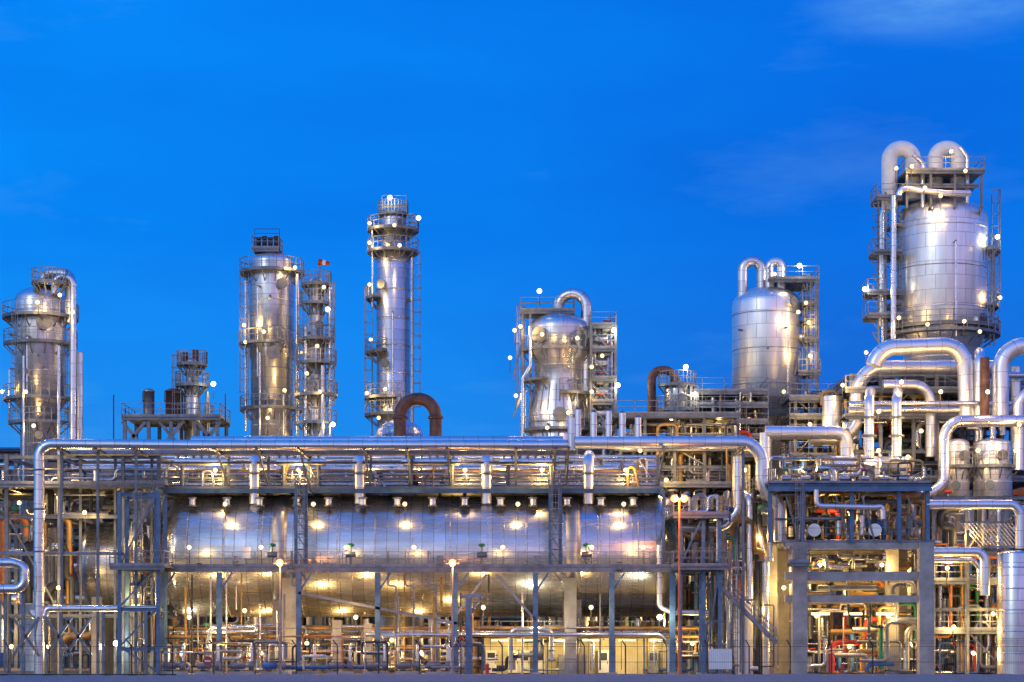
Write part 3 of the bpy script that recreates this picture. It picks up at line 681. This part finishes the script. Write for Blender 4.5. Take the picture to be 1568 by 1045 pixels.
for u in(1224,1300,1340,1410): mb.beam(P(u,832,-1.2),P(u-20,760,-1.2),.12,'galv')
mb.ladder(X(1218,0),-1.9,Z(862,0),Z(742,0)); mb.deck(X(1202,0),X(1232,0),-2.6,-1.2,Z(862,0))
clutter(mb,1185,1415,755,828,-.5,11,80,.06,.25,.6,.05); clutter(mb,1235,1400,846,872,0,8,16,.08,.2); clutter(mb,1235,1400,890,910,0,8,12,.1,.25)
clutter(mb,1180,1415,700,738,0,12,50,.06,.2,.8,.1); clutter(mb,1235,1425,925,1030,1,12,90,.05,.2,.5,.1)
mb.pipe(pp((1250,750,-1.9),(1250,775,-1.9),(1340,777,-1.9),(1352,775,-1.9),(1352,795,-1.9)),.2,'bright',bend=.4)
for i in range(9): mb.tube([P(1248+i*18,820,0),P(1248+i*18,790,0)],[.25,.25],R.choice(['galv','silver','dark']),10); 
for u in (1247,1340): mb.tube([P(u,812,-1),P(u,812,1)],.5,'bright',16)
for u in range(1205,1400,30): mb.actuator(X(u,0),.5,zd2+.5,1.0,'silver',R.choice(['green','red','galvl','galvl']))
for u0,u1,yy in((1262,1350,6),(1300,1400,9)):
    s2=S(yy); mb.lathe([(a,X(u0,yy)+.5-b) for a,b in dome(13*s2,.5,6)]+[(a,X(u1,yy)-.5+b) for a,b in dome(13*s2,.5,6)][::-1],0,yy,'bright',28,'X',Z(712,yy))
    for uu in(u0+18,u1-18): mb.box(X(uu,yy)-.3,X(uu,yy)+.3,yy-.5,yy+.5,zd2,Z(722,yy),'galv')
for u in(1260,1310,1360): mb.box(X(u-14,0),X(u+14,0),1,1.2,Z(942,0),Z(938,0),'tube')
mb.build()
for a in [(1250,943,2),(1310,943,2),(1360,943,2),(1300,990,5),(1390,985,4),(1345,690,4),(1230,720,3),(1290,790,3),(1255,865,3),(1350,865,3),(1200,900,2),(1160,820,3),(1150,930,2),(1085,790,4),(1020,735,14),(1060,680,14),(1100,640,17),(980,690,14),(1240,650,17),(1140,720,5)]: lamp(*a,pw=185)
# upper right: big pipes
y=12;s=S(y)
mb=MB('large_process_pipeline')
mb.pipe(pp((1338,560,y),(1346,533,y),(1478,528,y),(1480,640,y)),12.5*s,'bright',bend=1.9,n=22,seg=12)
mb.pipe(pp((1600,530,y-1),(1532,530,y-1),(1532,640,y-1)),13*s,'bright',bend=2.0,n=22,seg=12)
mb.pipe(pp((1522,563,y+3),(1335,563,y+3),(1312,590,y+3),(1312,650,y+3),(1290,672,y+3),(1240,672,y+3)),11*s,'bright',bend=1.8,n=22,seg=10)
mb.pipe(pp((1172,663,y-2),(1285,663,y-2),(1296,672,y-2),(1296,710,y-2)),10.5*S(y-2),'bright',bend=1.2,n=20,seg=10)
mb.pipe(pp((1172,663,y-2),(1172,720,y-2)),9*S(y-2),'bright')
mb.pipe(pp((1575,645,y-4),(1446,645,y-4),(1446,742,y-4),(1425,756,y-4),(1390,756,y-4)),9*S(y-4),'pipe',bend=1.5,n=18,seg=10)
mb.pipe(pp((1600,600,y-2.5),(1560,600,y-2.5),(1560,720,y-2.5)),8*s,'bright',bend=1.3,n=18,seg=10)
mb.pipe(pp((1352,590,y+1),(1425,590,y+1),(1425,700,y+1)),8.5*s,'silver',bend=1.5,n=18,seg=10)
mb.pipe(pp((1508,640,y-2),(1508,548,y-2)),7*s,'rust',n=16); mb.pipe(pp((1500,640,y-.5),(1500,545,y-.5),(1500,540,y+5)),8*s,'bright',n=16)
mb.pipe(pp((1555,700,y+2),(1555,562,y+2)),8*s,'bright',n=16)
mb.pipe(pp((1575,575,y+1),(1520,575,y+1),(1520,700,y+1)),5*s,'pipe',n=16,bend=.8)
mb.pipe(pp((1575,618,y-1),(1300,618,y-1)),.2,'pipe');mb.pipe(pp((1575,628,y),(1300,628,y)),.3,'silver')
for u in(1331,1373):
    mb.pipe(pp((u,700,y-4),(u,612,y-4),(u+2,600,y),(u+2,600,y+4)),7.5*S(y-4),'bright',bend=.8,n=18)
    for v in(640,668): mb.lathe([(.4,Z(v,y-4)-.08),(.62,Z(v,y-4)-.08),(.62,Z(v,y-4)+.08),(.4,Z(v,y-4)+.08)],X(u,y-4),y-4,'galv',18)
mb.pipe(pp((1418,773,-1),(1552,773,-1),(1562,785,-1),(1562,840,-1)),.36,'bright',bend=.7,n=14)
mb.pipe(pp((1425,845,-1),(1498,845,-1),(1508,855,-1),(1508,912,-1)),.36,'bright',bend=.7,n=14); mb.pipe(pp((1425,858,0),(1490,858,0),(1500,870,0),(1500,905,0)),.22,'pipe',bend=.5,n=14)
mb.build()
mb=frame('process_structure',[1300,1345,1395,1430,1490,1530,1580],[15,23],[575,600,640,690,735],16,.3,'galv',.3,decks=(1,2,4))
clutter(mb,1295,1580,580,640,14,22,36,.08,.3); clutter(mb,1295,1580,645,735,13,22,56,.1,.35)
mb.build()
mb=frame('process_structure',[1425,1475,1535,1590],[2,9],[760,845,890,930,965],3,.26,'galv',.3,decks=(2,4),rails='F')
clutter(mb,1425,1580,770,840,2,9,20,.08,.25,.5,.1); clutter(mb,1425,1580,850,1030,2,9,100,.05,.2,.5,.4); mb.build()
for u,w,vt in((1467,17,672),(1520,29,672)):
    mb,_,_=column('separator_vessel',u,11,vt,8,[(770,w),(1100,w*.9)],'bright',[(715,9,170,370)],[],[(-80,700,.35),(-110,745,.3)],rings=2.2,extra=0); mb.build()
mb,_,_=column('vertical_storage_tank',1553,-2,843,6,[(980,26),(1100,26)],'silver',rings=1.6,extra=0); mb.build()
mb=MB('louvre_panel')
a=P(1470,800,1)
for i in range(14): mb.beam((a[0]+i*.3,1,a[2]-.0),(a[0]+1.6+i*.3,1,a[2]-1.9),.12,'white',.04)
mb.beam(a,(a[0]+4,1,a[2]),.15,'galv'); mb.beam((a[0]+1.6,1,a[2]-1.9),(a[0]+5.6,1,a[2]-1.9),.15,'galv'); mb.box(a[0]+.5,a[0]+.7,.9,1.1,0,a[2]-.6,'galv'); mb.box(a[0]+5,a[0]+5.2,.9,1.1,0,a[2]-1.9,'galv'); mb.build()
for a in [(1290,590,14),(1380,585,10),(1410,660,8),(1345,630,6),(1497,690,6),(1440,600,8),(1512,600,8),(1390,700,6),(1320,700,11),(1560,650,7),(1555,690,6),(1520,940,1),(1450,870,1),(1460,960,1),(1545,900,1),(1490,1000,0),(1480,820,2)]: lamp(*a,pw=180)
# ------------------------------------------------------------ back racks
for yy,vs_ in((34,(695,730,770,820,870,920)),(46,(700,745,790,840,900))):
    mb=frame('pipe_rack',list(range(-60,1650,85)),[yy,yy+6],vs_,yy,.34,'galv',.25)
    for v in vs_:
        for i in range(5): mb.pipe(pp((-90,v-4,yy+i),(1660,v-4,yy+i)),R.uniform(.12,.35),R.choice(PM))
    clutter(mb,-60,1640,705,1000,yy-2,yy+1,110,.1,.3,.3); mb.build()
for u in range(30,1560,140): lamp(u+R.uniform(-30,30),R.uniform(780,960),31,600)
mb=MB('compressor_building'); y=62
mb.box(X(-150,y),X(1720,y),y,y+14,0,Z(745,y),'wall')
x=X(-150,y)
while x<X(1720,y): mb.box(x,x+.25,y-.12,y,0,Z(745,y)-.003,'wall'); x+=.9
for u in range(-100,1700,90): mb.box(X(u,y),X(u+40,y),y-.2,y-.125,6,8.2,'dark'); mb.box(X(u+4,y),X(u+20,y),y-.26,y-.13,0,3.6,'bluep')
mb.box(X(-155,y),X(1725,y),y-.6,y+14.6,Z(745,y),Z(738,y),'galv'); mb.build()
# ------------------------------------------------------------ street lamps (sodium)
for u,v,pw in((429,860,800),(693,860,800),(1040,762,1000)):
    y=-5; mb=MB('street_lamp'); x,_,z=P(u,v,y)
    mb.tube([(x,y,0),(x,y,.6),(x,y,.61),(x,y,z-.15)],[.16,.16,.1,.07],'orange' if v<800 else 'galv',10)
    mb.beam((x-.5,y,z-.15),(x+.5,y,z-.15),.08,'galv')
    for dx in((-.38,.38) if v<800 else (0,)):
        mb.box(x+dx-.22,x+dx+.22,y-.2,y+.2,z+.1,z+.2,'galv')
        mb.lathe([(.01,z-.38)]+[(.28*math.sin(math.pi*i/8),z-.1-.28*math.cos(math.pi*i/8)) for i in range(1,8)]+[(.01,z+.18)],x+dx,y-.25,'bulbo',14)
    o=mb.build(); l=bpy.data.lights.new('sodium_light','POINT'); l.energy=pw;l.color=COL['o'];l.shadow_soft_size=.25
    q=bpy.data.objects.new('sodium_light',l); q.location=(x,y-.6,z-.3); q.parent=o; scn.collection.objects.link(q)
# ------------------------------------------------------------ small foreground objects
mb=MB('davit_crane'); x=X(718,-3); mb.box(x-.25,x+.25,-3.25,-2.75,0,6,'blue'); mb.beam((x-.6,-3,6),(x+1.0,-3,6.1),.3,'blue'); mb.beam((x+.1,-3,4.6),(x+.9,-3,6),.15,'blue'); mb.beam((x+.9,-3.1,6),(x+.9,-3.1,3.5),.04,'dark'); mb.build()
for u,c in((746,'red'),(1290,'red')):
    mb=MB('fire_hydrant'); x=X(u,-5); mb.tube([(x,-5,0),(x,-5,.1),(x,-5,.11),(x,-5,.75),(x,-5,.95),(x,-5,1.02)],[.22,.22,.14,.14,.16,.04],c,12); mb.tube([(x-.28,-5,.6),(x+.28,-5,.6)],.09,c,8); mb.build()
mb=MB('notice_board'); x=X(1103,-6); mb.box(x-.85,x+.85,-6.05,-6,.6,2.1,'white'); mb.beam((x-.7,-5.95,0),(x-.7,-5.95,2.1),.08,'galv'); mb.beam((x+.7,-5.95,0),(x+.7,-5.95,2.1),.08,'galv'); mb.build()
mb=MB('warning_sign'); x=X(318,-6); mb.tube([(x,-6.05,1.2),(x,-6,1.2)],.35,'red',20); mb.box(x-.22,x+.22,-6.07,-6.052,1.14,1.26,'white'); mb.beam((x,-5.95,0),(x,-5.95,1.2),.06,'galv'); mb.build()
mb=MB('chain_link_fence'); yf=-12; x=-50
while x<50:
    mb.tube([(x,yf,0),(x,yf,2.35)],.045,'dark',6); mb.beam((x,yf,2.35),(x-.28,yf-.28,2.75),.06,'dark')
    x+=2.9
for z in(.15,1.2,2.3): mb.beam((-50,yf,z),(50,yf,z),.03,'dark')
for i in range(3): mb.beam((-50,yf-.09*(i+1),2.35+.13*(i+1)),(50,yf-.09*(i+1),2.35+.13*(i+1)),.02,'dark')
x=-50
while x<50:
    mb.beam((x,yf,.1),(x,yf,2.3),.010,'galvl'); x+=.15
mb.build()
mb=MB('green_windbreak_fence'); 
mb.box(-50,X(270,-19),-19.05,-19,0,.43,'dgreen'); mb.box(-50,X(270,-19),-19.09,-18.96,.43,.5,'dgreen')
for i in range(14): mb.box(-50+i*2.0,-49.9+i*2.0,-19.12,-19.055,0,.48,'dark')
mb.build()
vs=[];fs=[];nx=240;prof=[(-28,0.02),(-22,.2),(-19.8,.38),(-18.3,.45),(-17,.42),(-15,.02)]
for i in range(nx+1):
    for yy,z in prof: vs.append((-60+120*i/nx,yy+R.uniform(-.1,.1),z+(R.uniform(-.03,.05) if z>.1 else 0)))
m_=len(prof)
for i in range(nx):
    for j in range(m_-1): fs.append((i*m_+j,(i+1)*m_+j,(i+1)*m_+j+1,i*m_+j+1))
mb=MB('gravel_bank'); mb.add(vs,fs,'gravel',True); mb.build()
mb=MB('ground'); mb.add([(-3000,-400,0),(3000,-400,0),(3000,4000,0),(-3000,4000,0)],[(0,1,2,3)],'ground'); mb.build()
# ------------------------------------------------------------ sky
w=bpy.data.worlds.new('World'); scn.world=w; w.use_nodes=True; nt=w.node_tree; L=nt.links.new
bg=nt.nodes['Background']; tc=nt.nodes.new('ShaderNodeTexCoord'); sp=nt.nodes.new('ShaderNodeSeparateXYZ'); L(tc.outputs['Generated'],sp.inputs[0])
front=ramp(nt,sp.outputs[2],[(0.0,(.035,.25,.74)),(0.10,(.008,.235,.80)),(0.2,(.0,.225,.87)),(0.45,(.0,.215,.90))])
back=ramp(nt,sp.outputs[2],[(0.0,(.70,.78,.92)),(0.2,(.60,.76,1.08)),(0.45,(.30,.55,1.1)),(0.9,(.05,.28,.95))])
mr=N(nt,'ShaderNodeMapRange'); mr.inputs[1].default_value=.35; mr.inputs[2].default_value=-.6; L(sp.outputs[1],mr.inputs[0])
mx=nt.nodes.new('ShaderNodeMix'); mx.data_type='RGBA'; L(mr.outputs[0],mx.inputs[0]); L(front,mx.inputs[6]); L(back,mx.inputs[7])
xm=N(nt,'ShaderNodeMapRange'); xm.inputs[1].default_value=-.28; xm.inputs[2].default_value=.28; L(sp.outputs[0],xm.inputs[0])
xr=ramp(nt,xm.outputs[0],[(0,(1,1.08,1.05)),(.45,(1,.96,1)),(.8,(1,.66,.86)),(1,(1,.74,.9))])
o0=mul(nt,mx.outputs[2],xr)
mp=N(nt,'ShaderNodeMapping'); mp.inputs['Scale'].default_value=(1.6,1.6,6); mp.inputs['Rotation'].default_value=(0,.22,0); L(tc.outputs['Generated'],mp.inputs[0])
ns=N(nt,'ShaderNodeTexNoise',Scale=2.0,Detail=4.0,Roughness=.5); L(mp.outputs[0],ns.inputs['Vector'])
dk=ramp(nt,ns.outputs[0],[(0.35,(1,.82,.92)),(0.62,(1.1,1.04,1.03))])
o1=mul(nt,o0,dk)
ns2=N(nt,'ShaderNodeTexNoise',Scale=3.6,Detail=6.0,Roughness=.6); L(mp.outputs[0],ns2.inputs['Vector'])
cl=ramp(nt,ns2.outputs[0],[(0.54,(0,0,0)),(0.85,(.04,.08,.05))])
o2=mul(nt,o1,cl,1.0,'ADD')
vd=N(nt,'ShaderNodeVectorMath',operation='SUBTRACT'); vd.inputs[1].default_value=(.205,.93,.305); L(tc.outputs['Generated'],vd.inputs[0])
vs_=N(nt,'ShaderNodeVectorMath',operation='MULTIPLY'); vs_.inputs[1].default_value=(1,0,3.0); L(vd.outputs[0],vs_.inputs[0])
vl=N(nt,'ShaderNodeVectorMath',operation='LENGTH'); L(vs_.outputs[0],vl.inputs[0])
cm=N(nt,'ShaderNodeMapRange'); cm.interpolation_type='SMOOTHSTEP'; cm.inputs[1].default_value=.075; cm.inputs[2].default_value=.0; L(vl.outputs['Value'],cm.inputs[0])
nn=N(nt,'ShaderNodeMapRange'); nn.inputs[1].default_value=.35; nn.inputs[2].default_value=.7; L(ns2.outputs[0],nn.inputs[0])
mm=N(nt,'ShaderNodeMath',operation='MULTIPLY'); L(cm.outputs[0],mm.inputs[0]); L(nn.outputs[0],mm.inputs[1])
cl2=ramp(nt,mm.outputs[0],[(0,(0,0,0)),(.8,(.16,.3,.15))])
o2=mul(nt,o2,cl2,1.0,'ADD')
sky=nt.nodes.new('ShaderNodeTexSky'); sky.sky_type='NISHITA'; sky.sun_disc=False; sky.sun_elevation=math.radians(4); sky.sun_rotation=math.radians(215)
sc=nt.nodes.new('ShaderNodeMix'); sc.data_type='RGBA'; sc.blend_type='MULTIPLY'; sc.inputs[0].default_value=1; L(sky.outputs[0],sc.inputs[6]); sc.inputs[7].default_value=(.0015,.005,.010,1)
o3=mul(nt,o2,sc.outputs[2],1.0,'ADD')
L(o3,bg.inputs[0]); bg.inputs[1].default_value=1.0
sl=bpy.data.lights.new('sun','SUN'); sl.energy=.35; sl.angle=math.radians(12); sl.color=(1,.93,.85)
so=bpy.data.objects.new('sun',sl); so.rotation_euler=(math.radians(68),0,math.radians(-35)); scn.collection.objects.link(so)
cam=bpy.data.cameras.new('camera'); co=bpy.data.objects.new('camera',cam); scn.collection.objects.link(co)
co.location=(0,-150,ZC); co.rotation_euler=(math.pi/2,0,0); cam.lens=36*150/78.4; cam.shift_y=(VH-522.5)/1568; cam.clip_end=6000; scn.camera=co
scn.view_settings.view_transform='Standard'; scn.view_settings.look='None'; scn.view_settings.exposure=0
print('faces',sum(len(o.data.polygons) for o in scn.objects if o.type=='MESH'))
